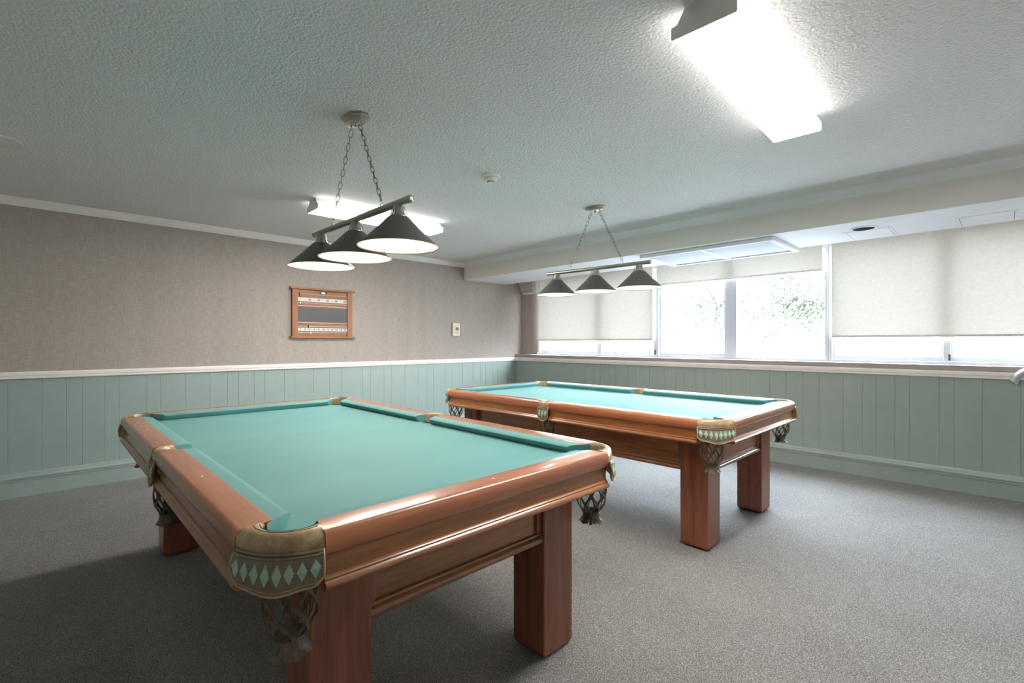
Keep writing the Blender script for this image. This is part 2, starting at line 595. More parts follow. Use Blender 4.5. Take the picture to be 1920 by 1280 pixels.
w3, P3 = window(3, 4.363, 6.448, (5.225, 5.275), 1)
P3('latch', 5.262, 5.276, 0.125, 0.144, 1.10, 1.155, 'slate', 0.002)

def blind(x0, x1, z0, label):
    r = empty('roller_blind', ((x0 + x1) / 2, 0.105, z0))
    tag(r, label, 'blind', 'roller blinds on the windows')
    cx = (x0 + x1) / 2
    bm = bmesh.new()
    n = 24
    vs_ = []
    for i in range(n + 1):
        x = x0 + (x1 - x0) * i / n
        y = 0.0018 * math.sin(i * 0.9)
        vs_.append((bm.verts.new((x - cx, y, 0.02)), bm.verts.new((x - cx, y * 0.4, 2.27 - z0))))
    for a, b in zip(vs_, vs_[1:]):
        bm.faces.new((a[0], b[0], b[1], a[1]))
    obj('blind_fabric', bm, M['blind'], r, smooth=True)
    bm = bmesh.new()
    box(bm, x0 - cx, x1 - cx, -0.006, 0.006, 0.0, 0.021, 0.003)
    obj('hem_bar', bm, M['steel'], r)
    bm = bmesh.new()
    tube(bm, [(x0 - cx + 0.01, 0.02, 2.29 - z0), (x1 - cx - 0.01, 0.02, 2.29 - z0)], 0.021, 16)
    obj('roller_tube', bm, M['white_metal'], r, smooth=True)
    return r
blind(0.383, 2.425, 1.285, 'cream roller blind lowered over the window nearest the scoreboard wall')
blind(2.49, 4.318, 1.985, 'short cream roller blind raised high above the clear window view')
blind(4.398, 6.40, 1.307, 'wide cream roller blind lowered at the right edge of the picture')

# ------------------------------------------------------------------ pool tables
A_, B_ = 1.3245, 0.7213
RAILW, CUSH = 0.09, 0.147
def build_table():
    T = empty('pool_table')
    # bed with pocket notches
    poly = []
    def arc(cx, cy, r, a0, a1, n=9):
        return [(cx + r * math.cos(a0 + (a1 - a0) * k / n), cy + r * math.sin(a0 + (a1 - a0) * k / n)) for k in range(n + 1)]
    cc, cr = 0.118, 0.06
    h = cc - RAILW
    ang = math.asin(h / cr)
    sc_, sr = 0.088, 0.05
    sang = math.asin((RAILW - sc_) / sr)
    quarter = []
    # bottom edge (y = -b+RAILW) left to right, then around (counter-clockwise)
    X, Y = A_, B_
    def corner(sx, sy):
        # arc through the inside of the table, from the long-side edge to the short-side edge
        cx, cy = sx * (X - cc), sy * (Y - cc)
        pts = []
        for k in range(11):
            t = k / 10
            a = -ang + t * (PI / 2 + 2 * ang)      # in (u,v) inward coordinates
            u, v = cc + cr * math.cos(a), cc + cr * math.sin(a)
            pts.append((sx * (X - u), sy * (Y - v)))
        return pts
    def side(sy):
        pts = []
        for k in range(11):
            a = sang + (PI - 2 * sang) * k / 10
            pts.append((-sr * math.cos(a), sy * (Y - (sc_ + sr * math.sin(a)))))
        return pts
    poly = corner(-1, -1)[::-1] + side(-1) + corner(1, -1) + corner(1, 1)[::-1] + side(1)[::-1] + corner(-1, 1)
    bm = bmesh.new()
    prism(bm, poly, 0.745, 0.7765)
    obj('playing_bed', bm, M['felt'], T)
    bm = bmesh.new()
    box(bm, -A_ + .21, A_ - .21, -B_ + .2, B_ - .2, 0.69, 0.7449)
    obj('slate_frame', bm, M['slate'], T)

    wood_prof = [(0.016, 0.7575), (0.009, 0.7585), (0.003, 0.764), (0.0, 0.772), (-0.0015, 0.784), (-0.0012, 0.797), (0.0005, 0.806), (0.0028, 0.8122), (0.0062, 0.8163), (0.0108, 0.8185), (0.0135, 0.819), (RAILW - 0.004, 0.8175), (RAILW, 0.8168), (RAILW, 0.7575)]
    cush_prof = [(RAILW, 0.8165), (0.125, 0.8145), (0.141, 0.811), (CUSH, 0.8055), (0.1455, 0.799), (0.128, 0.777), (RAILW, 0.777)]
    fas_prof = [(0.0135, 0.7574), (0.0135, 0.70), (0.05, 0.70), (0.05, 0.7574)]
    mould_prof = [(0.014, 0.7085), (0.007, 0.7075), (0.003, 0.703), (0.004, 0.699), (0.0, 0.696), (-0.005, 0.691), (-0.006, 0.685), (-0.001, 0.679), (0.008, 0.675), (0.06, 0.675), (0.06, 0.70), (0.03, 0.7085)]
    def ecorner(s):
        if s <= 0.07: return 0.15
        if s <= RAILW + 1e-6: return 0.15 + (s - 0.07) * 0.9
        return 0.168 + (s - RAILW) * 0.85
    def eside(s):
        if s <= RAILW + 1e-6: return 0.05
        return 0.05 + (s - RAILW) * 0.45
    def make_rail(place, e0, e1, t0, t1, mat, sights):
        f0 = lambda s: t0 + e0(s)
        f1 = lambda s: t1 - e1(s)
        bm = bmesh.new()
        extrude(bm, wood_prof, f0, f1, place)
        R = obj('rail', bm, M[mat], T, smooth=True, angle=35)
        bm = bmesh.new()
        extrude(bm, cush_prof, f0, f1, place)
        face = [(0.069, 0.8164)] + cush_prof[:-1] + [(RAILW, 0.777), (0.069, 0.777)]
        extrude(bm, face, lambda s: f0(s) - 0.003, lambda s: f0(s) + 0.0002, place)
        extrude(bm, face, lambda s: f1(s) - 0.0002, lambda s: f1(s) + 0.003, place)
        obj('cushion', bm, M['felt'], R, smooth=True, angle=35)
        bm = bmesh.new()
        extrude(bm, fas_prof, lambda s: f0(0) + 0.002, lambda s: f1(0) - 0.002, place)
        obj('fascia', bm, M['wood_' + mat[-1]], R)
        bm = bmesh.new()
        extrude(bm, mould_prof, lambda s: f0(0), lambda s: f1(0), place)
        obj('moulding', bm, M['wood_' + mat[-1]], R, smooth=True, angle=50)
        for t in sights:
            bm = bmesh.new()
            pts = []
            for dt, ds in ((0.008, 0), (0, 0.004), (-0.008, 0), (0, -0.004)):
                x, y, z = place(t + dt, 0.052 + ds, 0.8184)
                pts.append((x, y))
            prism(bm, pts, 0.817, 0.8186)
            obj('sight', bm, M['sight'], R)
    for sy in (-1, 1):
        pl = lambda t, s, z, sy=sy: (t, sy * (B_ - s), z)
        L = A_ - CUSH
        make_rail(pl, ecorner, eside, -A_, 0.0, 'rail_x', [-L * .5])
        make_rail(pl, eside, ecorner, 0.0, A_, 'rail_x', [L * .5])
    for sx in (-1, 1):
        pl = lambda t, s, z, sx=sx: (sx * (A_ - s), t, z)
        L = B_ - CUSH
        make_rail(pl, ecorner, ecorner, -B_, B_, 'rail_y', [0])

    # legs
    LX0, LX1 = A_ - 0.162 - 0.176, A_ - 0.162
    LY0, LY1 = B_ - 0.176 - 0.176, B_ - 0.176
    legm = None
    for sx in (1, -1):
        for sy in (1, -1):
            if legm is None:
                bm = bmesh.new()
                w = 0.088
                prof = [(w - 0.018, 0.004), (w - 0.004, 0.012), (w, 0.024), (w, 0.70)]
                rings = []
                c = 0.004
                for ww, z in prof:
                    rings.append([bm.verts.new(p + (z,)) for p in ((ww - c, -ww), (ww, -ww + c), (ww, ww - c), (ww - c, ww), (-ww + c, ww), (-ww, ww - c), (-ww, -ww + c), (-ww + c, -ww))])
                for a, b in zip(rings, rings[1:]):
                    for k in range(8):
                        bm.faces.new((a[k], a[(k + 1) % 8], b[(k + 1) % 8], b[k]))
                bm.faces.new(rings[0]); bm.faces.new(rings[-1])
                lo = obj('leg', bm, M['leg_wood'], T)
                legm = lo.data
            else:
                lo = obj('leg', legm, None, T)
            lo.location = (sx * (LX0 + LX1) / 2, sy * (LY0 + LY1) / 2, 0)
            g = obj('leg_glide', bx(-.06, .06, -.06, .06, 0.0, 0.006), M['black'], lo)
    # aprons between the legs
    low = [(0, 0.503), (-0.010, 0.500), (-0.012, 0.494), (-0.008, 0.489), (-0.015, 0.485), (-0.021, 0.478), (-0.021, 0.470), (-0.015, 0.462), (-0.008, 0.459), (0.0, 0.4565), (0.035, 0.4565), (0.035, 0.503)]
    for sy in (-1, 1):
        yo = LY1 - 0.03
        bm = bmesh.new(); box(bm, -LX0 - .01, LX0 + .01, sy * yo, sy * (yo - 0.035), 0.457, 0.70)
        ap = obj('apron', bm, M['wood_x'], T)
        bm = bmesh.new()
        extrude(bm, low, lambda s: -LX0, lambda s: LX0, lambda t, s, z: (t, sy * (yo - s), z))
        obj('apron_moulding', bm, M['wood_x'], ap, smooth=True, angle=50)
        for sx in (-1, 1):
            bm = bmesh.new(); box(bm, sx * LX0, sx * (LX0 - 0.022), sy * (yo + 0.012), sy * (yo - 0.002), 0.503, 0.685, 0.002)
            obj('apron_stile', bm, M['leg_wood'], ap)
    for sx in (-1, 1):
        xo = LX1 - 0.03
        bm = bmesh.new(); box(bm, sx * xo, sx * (xo - 0.035), -LY0 - .01, LY0 + .01, 0.457, 0.70)
        ap = obj('apron', bm, M['wood_y'], T)
        bm = bmesh.new()
        extrude(bm, low, lambda s: -LY0, lambda s: LY0, lambda t, s, z: (sx * (xo - s), t, z))
        obj('apron_moulding', bm, M['wood_y'], ap, smooth=True, angle=50)
        for sy in (-1, 1):
            bm = bmesh.new(); box(bm, sx * (xo + 0.012), sx * (xo - 0.002), sy * LY0, sy * (LY0 - 0.022), 0.503, 0.685, 0.002)
            obj('apron_stile', bm, M['leg_wood'], ap)

    # pockets
    def qbez(p0, c, p1, t):
        return tuple((1 - t) ** 2 * a + 2 * t * (1 - t) * b + t * t * d for a, b, d in zip(p0, c, p1))
    def pocket(mapuv, outer, inner, N, zb, ndia, net_uv, net_r, nseed, stitch, dia_w):
        """outer(t), inner(t): uv curves; zb(t): lower edge of the shield"""
        rnd = random.Random(nseed)
        def W(uv, z):
            x, y = mapuv(*uv)
            return (x, y, z)
        def lerp(a, b, k): return (a[0] + (b[0] - a[0]) * k, a[1] + (b[1] - a[1]) * k)
        sec = [(0.0, 0.768), (0.0, 0.806), (0.04, 0.8155), (0.14, 0.8205), (0.34, 0.8215), (0.62, 0.8205), (0.82, 0.816), (0.95, 0.806), (1.0, 0.794), (0.99, 0.782), (0.93, 0.775)]
        bm = bmesh.new()
        rings = []
        for i in range(N + 1):
            t = i / N
            o, n_ = outer(t), inner(t)
            rings.append([bm.verts.new(W(lerp(n_, o, k), z)) for k, z in sec])
        for a, b in zip(rings, rings[1:]):
            for k in range(len(sec)):
                bm.faces.new((a[k], a[(k + 1) % len(sec)], b[(k + 1) % len(sec)], b[k]))
        bm.faces.new(rings[0]); bm.faces.new(rings[-1])
        PK = obj('pocket_casing', bm, M['leather'], T, smooth=True, angle=60)
        if stitch:
            bm = bmesh.new()
            for kk, zz in ((0.16, 0.8208), (0.42, 0.8213)):
                tube(bm, [W(lerp(inner(i / N), outer(i / N), kk), zz) for i in range(1, N)], 0.0011, 5)
            obj('stitching', bm, M['thread'], PK)
        # shield
        def outn(t):
            e = 0.01
            a, b = outer(max(0, t - e)), outer(min(1, t + e))
            d = (b[0] - a[0], b[1] - a[1])
            l = math.hypot(*d)
            nn = (d[1] / l, -d[0] / l)
            i_, o = inner(t), outer(t)
            if nn[0] * (o[0] - i_[0]) + nn[1] * (o[1] - i_[1]) < 0: nn = (-nn[0], -nn[1])
            return nn
        def SH(t, k, off):
            """point on shield: k 0 top .. 1 bottom"""
            o = outer(t); nn = outn(t)
            z = 0.781 + (zb(t) - 0.781) * k
            bulge = 0.001 + 0.012 * math.sin(min(1, k * 1.1) * PI * 0.72) + off
            return W((o[0] + nn[0] * bulge, o[1] + nn[1] * bulge), z)
        bm = bmesh.new()
        KR = 8
        F = [[bm.verts.new(SH(i / N, k / KR, 0.0)) for k in range(KR + 1)] for i in range(N + 1)]
        Bk = [[bm.verts.new(SH(i / N, k / KR, -0.005)) for k in range(KR + 1)] for i in range(N + 1)]
        for i in range(N):
            for k in range(KR):
                bm.faces.new((F[i][k], F[i + 1][k], F[i + 1][k + 1], F[i][k + 1]))
                bm.faces.new((Bk[i][k], Bk[i][k + 1], Bk[i + 1][k + 1], Bk[i + 1][k]))
            bm.faces.new((F[i][0], F[i + 1][0], Bk[i + 1][0], Bk[i][0]))
            bm.faces.new((F[i][KR], F[i + 1][KR], Bk[i + 1][KR], Bk[i][KR]))
        for k in range(KR):
            bm.faces.new((F[0][k], F[0][k + 1], Bk[0][k + 1], Bk[0][k]))
            bm.faces.new((F[N][k], F[N][k + 1], Bk[N][k + 1], Bk[N][k]))
        obj('shield', bm, M['leather_dark'], PK, smooth=True, angle=60)
        # piping round the shield
        bm = bmesh.new()
        loop = [SH(0.015, k / 10, 0.001) for k in range(0, 11)] + [SH(0.015 + 0.97 * i / 24, 0.985, 0.001) for i in range(1, 25)] + [SH(0.985, 1 - k / 10, 0.001) for k in range(1, 11)]
        tube(bm, loop, 0.0026, 6)
        tube(bm, [SH(0.06 + 0.88 * i / 24, 0.90, 0.0005) for i in range(25)], 0.0012, 5)
        obj('piping', bm, M['leather'], PK, smooth=True)
        # two rolls under the casing
        bm = bmesh.new()
        for kz in (0.04, 0.13):
            tube(bm, [SH(0.02 + 0.96 * i / 24, kz, 0.001) for i in range(25)], 0.004, 6)
        obj('roll', bm, M['leather_dark'], PK, smooth=True)
        # diamonds
        for j in range(ndia):
            t = (j + 0.75) / (ndia + 0.5)
            bm = bmesh.new()
            hw = dia_w
            cz0, cz1 = 0.24, 0.76
            pts = [(t, cz0), (t + hw, (cz0 + cz1) / 2), (t, cz1), (t - hw, (cz0 + cz1) / 2)]
            Fv = [bm.verts.new(SH(min(1, max(0, a)), k, 0.0026)) for a, k in pts]
            Bv = [bm.verts.new(SH(min(1, max(0, a)), k, 0.0002)) for a, k in pts]
            cf = bm.verts.new(SH(t, (cz0 + cz1) / 2, 0.0032))
            for k in range(4):
                bm.faces.new((Fv[k], Fv[(k + 1) % 4], cf))
                bm.faces.new((Fv[k], Fv[(k + 1) % 4], Bv[(k + 1) % 4], Bv[k]))
            obj('diamond', bm, M['diamond'], PK)
        # net: crossing leather straps on a bag-shaped surface
        ztop, zbot = 0.755, 0.549
        prof = lambda k: net_r * (0.95 + 0.12 * math.sin(k * 2.8)) * (1.0 if k < 0.66 else max(0.45, 1 - 0.40 * ((k - 0.66) / 0.34) ** 2.0))
        bm = bmesh.new()
        NS, steps = 7, 30
        cxy = mapuv(*net_uv)
        for hand in (-1, 1):
            for j in range(NS):
                ph = 2 * PI * j / NS + nseed
                pts, nr = [], []
                for i in range(steps + 1):
                    k = i / steps
                    # straps zig-zag so neighbouring straps meet in knots
                    a = ph + hand * k * (PI / NS) * 5.0
                    r = prof(k) + 0.0012 * hand
                    pts.append((cxy[0] + r * math.cos(a), cxy[1] + r * math.sin(a), ztop + (zbot - ztop) * k))
                    nr.append((math.cos(a), math.sin(a), 0.15))
                ribbon(bm, pts, nr, [0.0062 + 0.0055 * math.cos(PI * 5.0 * i / steps) ** 2 for i in range(steps + 1)], 0.003)
        tube(bm, [(cxy[0] + prof(0) * math.cos(q), cxy[1] + prof(0) * math.sin(q), ztop) for q in [2 * PI * i / 24 for i in range(24)]], 0.004, 6, closed=True)
        tube(bm, [(cxy[0] + prof(1) * 1.03 * math.cos(q), cxy[1] + prof(1) * 1.03 * math.sin(q), zbot) for q in [2 * PI * i / 16 for i in range(16)]], 0.004, 6, closed=True)
        obj('net', bm, M['leather_net'], PK)
        # fringe tassel
        bm = bmesh.new()
        nf = 20
        for j in range(nf):
            a = 2 * PI * j / nf + nseed * 0.3
            sp = rnd.uniform(0.85, 1.2)
            ln = rnd.uniform(0.9, 1.05)
            pts, nr = [], []
            for i in range(6):
                k = i / 5
                r = prof(1) * (1.0 - 0.14 * math.sin(k * PI)) + 0.014 * sp * k ** 1.6
                pts.append((cxy[0] + r * math.cos(a), cxy[1] + r * math.sin(a), zbot + 0.004 - 0.046 * ln * k))
                nr.append((math.cos(a), math.sin(a), 0.3))
            ribbon(bm, pts, nr, [0.0105 + 0.0015 * i / 5 for i in range(6)], 0.0022)
        obj('tassel', bm, M['leather_net'], PK)

    cc2, cr2 = 0.118, 0.064
    def c_outer(t): return qbez((0.149, -0.0015), (0.026, 0.026), (-0.0015, 0.149), t) if False else (
        lambda q: q)(qbez((0.149, 0.0), (0.03, 0.03), (0.0, 0.149), 0.5 + (t - 0.5) * 1.0))
    def c_inner(t):
        a = math.radians(-52) - t * math.radians(360 - 194)
        return (cc2 + cr2 * math.cos(a), cc2 + cr2 * math.sin(a))
    def c_zb(t):
        e = min(t, 1 - t)
        if e < 0.12:
            q = e / 0.12
            return 0.725 - 0.026 * math.sin(q * PI / 2)
        return 0.699 - 0.014 * (0.5 - 0.5 * math.cos((e - 0.12) / 0.38 * PI))
    i_ = 0
    for sx in (-1, 1):
        for sy in (-1, 1):
            i_ += 1
            pocket(lambda u, v, sx=sx, sy=sy: (sx * (A_ - u), sy * (B_ - v)), c_outer, c_inner, 28, c_zb, 8, (0.112, 0.112), 0.058, i_, True, 0.047)
    def s_outer(t):
        u = -0.049 + 0.098 * t
        return (u, -0.004 * math.sin(t * PI))
    def s_inner(t):
        a = PI + math.radians(8) + t * (PI - math.radians(16))
        return (0.047 * math.cos(a), 0.088 + 0.05 * math.sin(a))
    def s_zb(t):
        e = min(t, 1 - t)
        return 0.700 - 0.028 * math.sin(min(1, e / 0.5) * PI / 2)
    for sy in (-1, 1):
        i_ += 1
        pocket(lambda u, v, sy=sy: (u, sy * (B_ - v)), s_outer, s_inner, 14, s_zb, 3, (0.0, 0.050), 0.047, i_, False, 0.115)
    return T

t1 = build_table()
t1.location = (3.172, -4.492, 0)
tag(t1, 'large mahogany pool table with teal felt nearest the camera', 'pool table', 'pool tables')
t2 = copy_tree(t1)
t2.location = (3.2007, -2.146, 0)
tag(t2, 'mahogany pool table with pale teal felt standing closer to the windows', 'pool table', 'pool tables')

# ------------------------------------------------------------------ billiard lamps
def build_lamp():
    # origin: ceiling point; bar along local x
    L = empty('billiard_lamp')
    zb = 1.905 - ZC
    # stepped canopy, elongated octagon with rounded long sides
    def canopy_poly(a, b):
        pts = []
        base = [(a, -0.30 * b), (a, 0.30 * b), (0.55 * a, 0.93 * b), (0.0, b), (-0.55 * a, 0.93 * b), (-a, 0.30 * b), (-a, -0.30 * b), (-0.55 * a, -0.93 * b), (0.0, -b), (0.55 * a, -0.93 * b)]
        return base
    bm = bmesh.new()
    steps = [(0.098, 0.060, -0.0002), (0.098, 0.060, -0.007), (0.090, 0.054, -0.010), (0.089, 0.053, -0.016), (0.080, 0.046, -0.019), (0.079, 0.045, -0.025), (0.072, 0.040, -0.028)]
    rings = [[bm.verts.new((x, y, z)) for x, y in canopy_poly(a, b)] for a, b, z in steps]
    for p, q in zip(rings, rings[1:]):
        for k in range(10):
            bm.faces.new((p[k], p[(k + 1) % 10], q[(k + 1) % 10], q[k]))
    bm.faces.new(rings[0]); bm.faces.new(rings[-1])
    cp = obj('canopy', bm, M['nickel'], L, smooth=True, angle=30)
    bm = bmesh.new()
    revolve(bm, [(0.0001, -0.028), (0.009, -0.028), (0.009, -0.033), (0.005, -0.036), (0.008, -0.041), (0.008, -0.046), (0.0001, -0.050)], 14)
    obj('finial', bm, M['chrome'], cp, smooth=True)
    for s in (-1, 1):
        bm = bmesh.new()
        revolve(bm, [(0.0001, -0.028), (0.007, -0.028), (0.006, -0.038), (0.0001, -0.039)], 12, (s * 0.045, 0))
        tube(bm, [(s * 0.045 + 0.009 * math.cos(q), 0, -0.046 + 0.009 * math.sin(q)) for q in [2 * PI * i / 14 for i in range(14)]], 0.002, 6, closed=True)
        obj('canopy_hook', bm, M['chrome'], cp, smooth=True)
    # bar
    bm = bmesh.new()
    H = 0.51
    tube(bm, [(-H, 0, zb), (H, 0, zb)], 0.0165, 20)
    obj('bar', bm, M['nickel'], L, smooth=True, angle=50)
    for s in (-1, 1):
        bm = bmesh.new()
        tube(bm, [(s * (H - 0.004), 0, zb), (s * (H + 0.004), 0, zb), (s * (H + 0.012), 0, zb), (s * (H + 0.016), 0, zb)], [0.0185, 0.0185, 0.016, 0.009], 20)
        obj('end_cap', bm, M['nickel'], L, smooth=True, angle=60)
    # chains
    bm = bmesh.new()
    ll, lw, rw = 0.020, 0.0085, 0.0019
    pts = []
    for k in range(16):
        q = 2 * PI * k / 16
        pts.append((lw * math.cos(q), 0, (ll - lw) * (1 if math.sin(q) > 0 else -1) * min(1, abs(math.sin(q)) * 2.2) + lw * math.sin(q)))
    tube(bm, pts, rw, 6, closed=True)
    bmesh.ops.recalc_face_normals(bm, faces=bm.faces)
    link_me = bpy.data.meshes.new('chain_link')
    bm.to_mesh(link_me); bm.free()
    for p in link_me.polygons: p.use_smooth = True
    link_me.materials.append(M['chain_metal'])
    for s in (-1, 1):
        bm = bmesh.new()
        ex = s * 0.262
        tube(bm, [(ex, 0, zb + 0.015), (ex, 0, zb + 0.026)], 0.006, 10)
        tube(bm, [(ex + 0.012 * math.cos(q), 0, zb + 0.037 + 0.012 * math.sin(q)) for q in [2 * PI * i / 18 for i in range(18)]], 0.002, 6, closed=True)
        ch = obj('chain', bm, M['chrome'], L, smooth=True)
        p0 = Vector((s * 0.045, 0, -0.052)); p1 = Vector((ex, 0, zb + 0.047))
        n = 14
        d = (p1 - p0)
        rot = d.to_track_quat('Z', 'Y').to_matrix().to_4x4()
        for k in range(n):
            o = obj('chain_link', link_me, None, ch)
            o.matrix_local = Matrix.Translation(p0 + d * ((k + 0.5) / n)) @ rot @ Matrix.Rotation((k % 2) * PI / 2 + 0.4, 4, 'Z') @ Matrix.Diagonal((1, 1, d.length / n / 0.0335, 1))
    # shades
    zt, zr = 1.842 - ZC, 1.703 - ZC
    for j in (-1, 0, 1):
        x = j * 0.418
        bm = bmesh.new()
        n = 48
        revolve(bm, [(0.036, zt + 0.002), (0.050, zt - 0.006), (0.100, zt - 0.058), (0.150, zt - 0.106), (0.185, zr)], n)
        shd = obj('shade', bm, M['shade_out'], L, smooth=True, angle=60, loc=(x, 0, 0))
        bm = bmesh.new()
        revolve(bm, [(0.034, zt - 0.002), (0.048, zt - 0.010), (0.098, zt - 0.062), (0.148, zt - 0.110), (0.182, zr + 0.0015)], n)
        obj('shade_liner', bm, M['shade_in'], shd, smooth=True)
        bm = bmesh.new()
        tube(bm, [(0.1845 * math.cos(q), 0.1845 * math.sin(q), zr) for q in [2 * PI * i / n for i in range(n)]], 0.0024, 6, closed=True)
        obj('rim', bm, M['brass'], shd, smooth=True)
        bm = bmesh.new()
        revolve(bm, [(0.0001, zb - 0.012), (0.022, zb - 0.012), (0.025, zb - 0.018), (0.028, zb - 0.045), (0.033, zt + 0.006), (0.040, zt + 0.001), (0.040, zt - 0.003), (0.0001, zt - 0.003)], 24)
        cup = obj('socket_cup', bm, M['nickel'], shd, smooth=True, angle=40)
        bm = bmesh.new()
        for q in range(4):
            a = q * PI / 2 + 0.5
            tube(bm, [(0.030 * math.cos(a), 0.030 * math.sin(a), zb - 0.020), (0.036 * math.cos(a), 0.036 * math.sin(a), zb - 0.035), (0.044 * math.cos(a), 0.044 * math.sin(a), zt + 0.0)], 0.0022, 6)
        obj('cup_fin', bm, M['chrome'], shd, smooth=True)
        bm = bmesh.new()
        zc = 1.772 - ZC
        revolve(bm, [(0.0001, zt - 0.003), (0.014, zt - 0.006), (0.015, zc + 0.040), (0.0245, zc + 0.024), (0.030, zc + 0.004), (0.0285, zc - 0.012), (0.019, zc - 0.025), (0.0001, zc - 0.030)], 20)
        obj('bulb', bm, M['bulb'], shd, smooth=True)
    return L
lamp1 = build_lamp()
lamp1.location = (3.215, -4.360, ZC)
lamp1.rotation_euler = (0, 0, math.radians(0.8))
tag(lamp1, 'three-shade chain-hung billiard lamp over the near pool table', 'lamp', 'billiard lamps')
lamp2 = copy_tree(lamp1)
lamp2.location = (3.105, -2.085, ZC)
lamp2.rotation_euler = (0, 0, math.radians(3.5))
tag(lamp2, 'three-shade chain-hung billiard lamp in front of the windows over the far pool table', 'lamp', 'billiard lamps')

# ------------------------------------------------------------------ fluorescent fittings
def build_fluo():
    F = empty('fluorescent_light')
    Lh, Wh = 0.614, 0.112
    zl = -0.092
    bm = bmesh.new()
    extrude(bm, [(-0.062, -0.0004), (0.062, -0.0004), (0.088, -0.046), (-0.088, -0.046)], lambda s: -Lh + .006, lambda s: Lh - .006, lambda t, s, z: (s, t, z))
    obj('housing', bm, M['white_metal'], F)
    bm = bmesh.new()
    extrude(bm, [(-Wh, -0.052), (-Wh + 0.003, -0.0465), (Wh - 0.003, -0.0465), (Wh, -0.052), (Wh, -0.088), (Wh - 0.004, zl), (-Wh + 0.004, zl), (-Wh, -0.088)],
            lambda s: -Lh + .004, lambda s: Lh - .004, lambda t, s, z: (s, t, z))
    df = obj('diffuser', bm, M['fluo'], F)
    df.data.materials.append(M['fluo_side'])
    for p in df.data.polygons:
        p.material_index = 0 if p.normal.z < -0.9 else 1
    for s in (-1, 1):
        bm = bmesh.new()
        prof = [(-0.064, -0.0004), (0.064, -0.0004), (0.092, -0.046), (Wh + .002, -0.050), (Wh + .002, -0.090), (Wh - 0.002, zl - 0.002), (-Wh + 0.002, zl - 0.002), (-Wh - .002, -0.090), (-Wh - .002, -0.050), (-0.092, -0.046)]
        extrude(bm, prof, lambda q: s * (Lh - .004), lambda q: s * Lh, lambda t, q, z: (q, t, z))
        obj('end_plate', bm, M['white_metal'], F)
    return F
f1 = build_fluo()
f1.location = (4.852, -3.293, ZC)
f1.rotation_euler = (0, 0, math.radians(1.9))
tag(f1, 'large lit fluorescent ceiling fitting at the upper right', 'light', 'fluorescent ceiling lights')
f2 = copy_tree(f1)
f2.location = (1.622, -3.335, ZC)
f2.rotation_euler = (0, 0, math.radians(-1.0))
tag(f2, 'distant lit fluorescent ceiling fitting partly hidden behind the near billiard lamp', 'light', 'fluorescent ceiling lights')

# ------------------------------------------------------------------ ceiling and soffit fittings
sm = empty('smoke_detector', (3.05, -3.262, ZC))
tag(sm, 'round white smoke detector on the textured ceiling between the billiard lamps', 'smoke detector')
bm = bmesh.new(); revolve(bm, [(0.0001, -0.0003), (0.066, -0.0003), (0.068, -0.008), (0.062, -0.015), (0.0001, -0.016)], 32)
obj('mounting_base', bm, M['white_trim'], sm, smooth=True, angle=30)
bm = bmesh.new(); revolve(bm, [(0.0001, -0.016), (0.052, -0.016), (0.050, -0.026), (0.038, -0.034), (0.024, -0.036), (0.022, -0.046), (0.0001, -0.047)], 32)
obj('sensor_cover', bm, M['white_trim'], sm, smooth=True, angle=30)
bm = bmesh.new()
for k in range(10):
    a = 2 * PI * k / 10
    ribbon(bm, [(0.0235 * math.cos(a), 0.0235 * math.sin(a), -0.037), (0.0225 * math.cos(a), 0.0225 * math.sin(a), -0.045)], [(math.cos(a), math.sin(a), 0)] * 2, 0.007, 0.002)
obj('sensor_slot', bm, M['slate'], sm)

cv = empty('ceiling_cover_plate', (1.50, -5.745, ZC))
tag(cv, 'flat round painted cover plate on the ceiling at the left edge', 'cover plate')
bm = bmesh.new(); revolve(bm, [(0.0001, -0.0003), (0.118, -0.0003), (0.122, -0.004), (0.119, -0.008), (0.0001, -0.010)], 40)
obj('plate', bm, M['beam_face'], cv, smooth=True, angle=30)
bm = bmesh.new()
for s in (-1, 1):
    revolve(bm, [(0.0001, -0.0095), (0.005, -0.0095), (0.004, -0.012), (0.0001, -0.0125)], 10, (s * 0.05, 0.02))
obj('screw', bm, M['steel'], cv, smooth=True)

# framed two-bay panel under the beam
pn = empty('soffit_panel', (3.545, -0.61, BZ))
tag(pn, 'framed two-bay panel mounted under the beam in front of the raised blind', 'panel')
hx, hy, dz = 0.655, 0.385, 0.034
for (a, b, c, d) in ((-hx, hx, -hy, -hy + .05), (-hx, hx, hy - .05, hy), (-hx, -hx + .05, -hy + .05, hy - .05), (hx - .05, hx, -hy + .05, hy - .05), (-.02, .02, -hy + .05, hy - .05)):
    obj('frame_bar', bx(a, b, c, d, -dz, -0.0005, 0.004), M['soffit'], pn)
for s in (-1, 1):
    obj('bay_panel', bx(min(s * .021, s * (hx - .051)), max(s * .021, s * (hx - .051)), -hy + .051, hy - .051, -dz + 0.012, -0.002), M['panel_grey'], pn)
bm = bmesh.new(); revolve(bm, [(0.0001, -dz + 0.012), (0.008, -dz + .012), (0.007, -dz + .007), (0.0001, -dz + .006)], 12, (0.50, -0.27))
obj('turn_catch', bm, M['steel'], pn, smooth=True)

dl = empty('recessed_downlight', (4.805, -0.772, BZ))
tag(dl, 'round black unlit downlight recessed under the beam', 'downlight')
bm = bmesh.new(); revolve(bm, [(0.074, -0.0004), (0.098, -0.0004), (0.097, -0.004), (0.078, -0.006), (0.074, -0.004), (0.074, -0.0004)], 36)
obj('trim_ring', bm, M['soffit'], dl, smooth=True, angle=40)
bm = bmesh.new(); revolve(bm, [(0.0001, -0.0008), (0.074, -0.0008), (0.075, -0.0035), (0.060, -0.0022), (0.0001, -0.0016)], 36)
obj('dark_lens', bm, M['black'], dl, smooth=True)

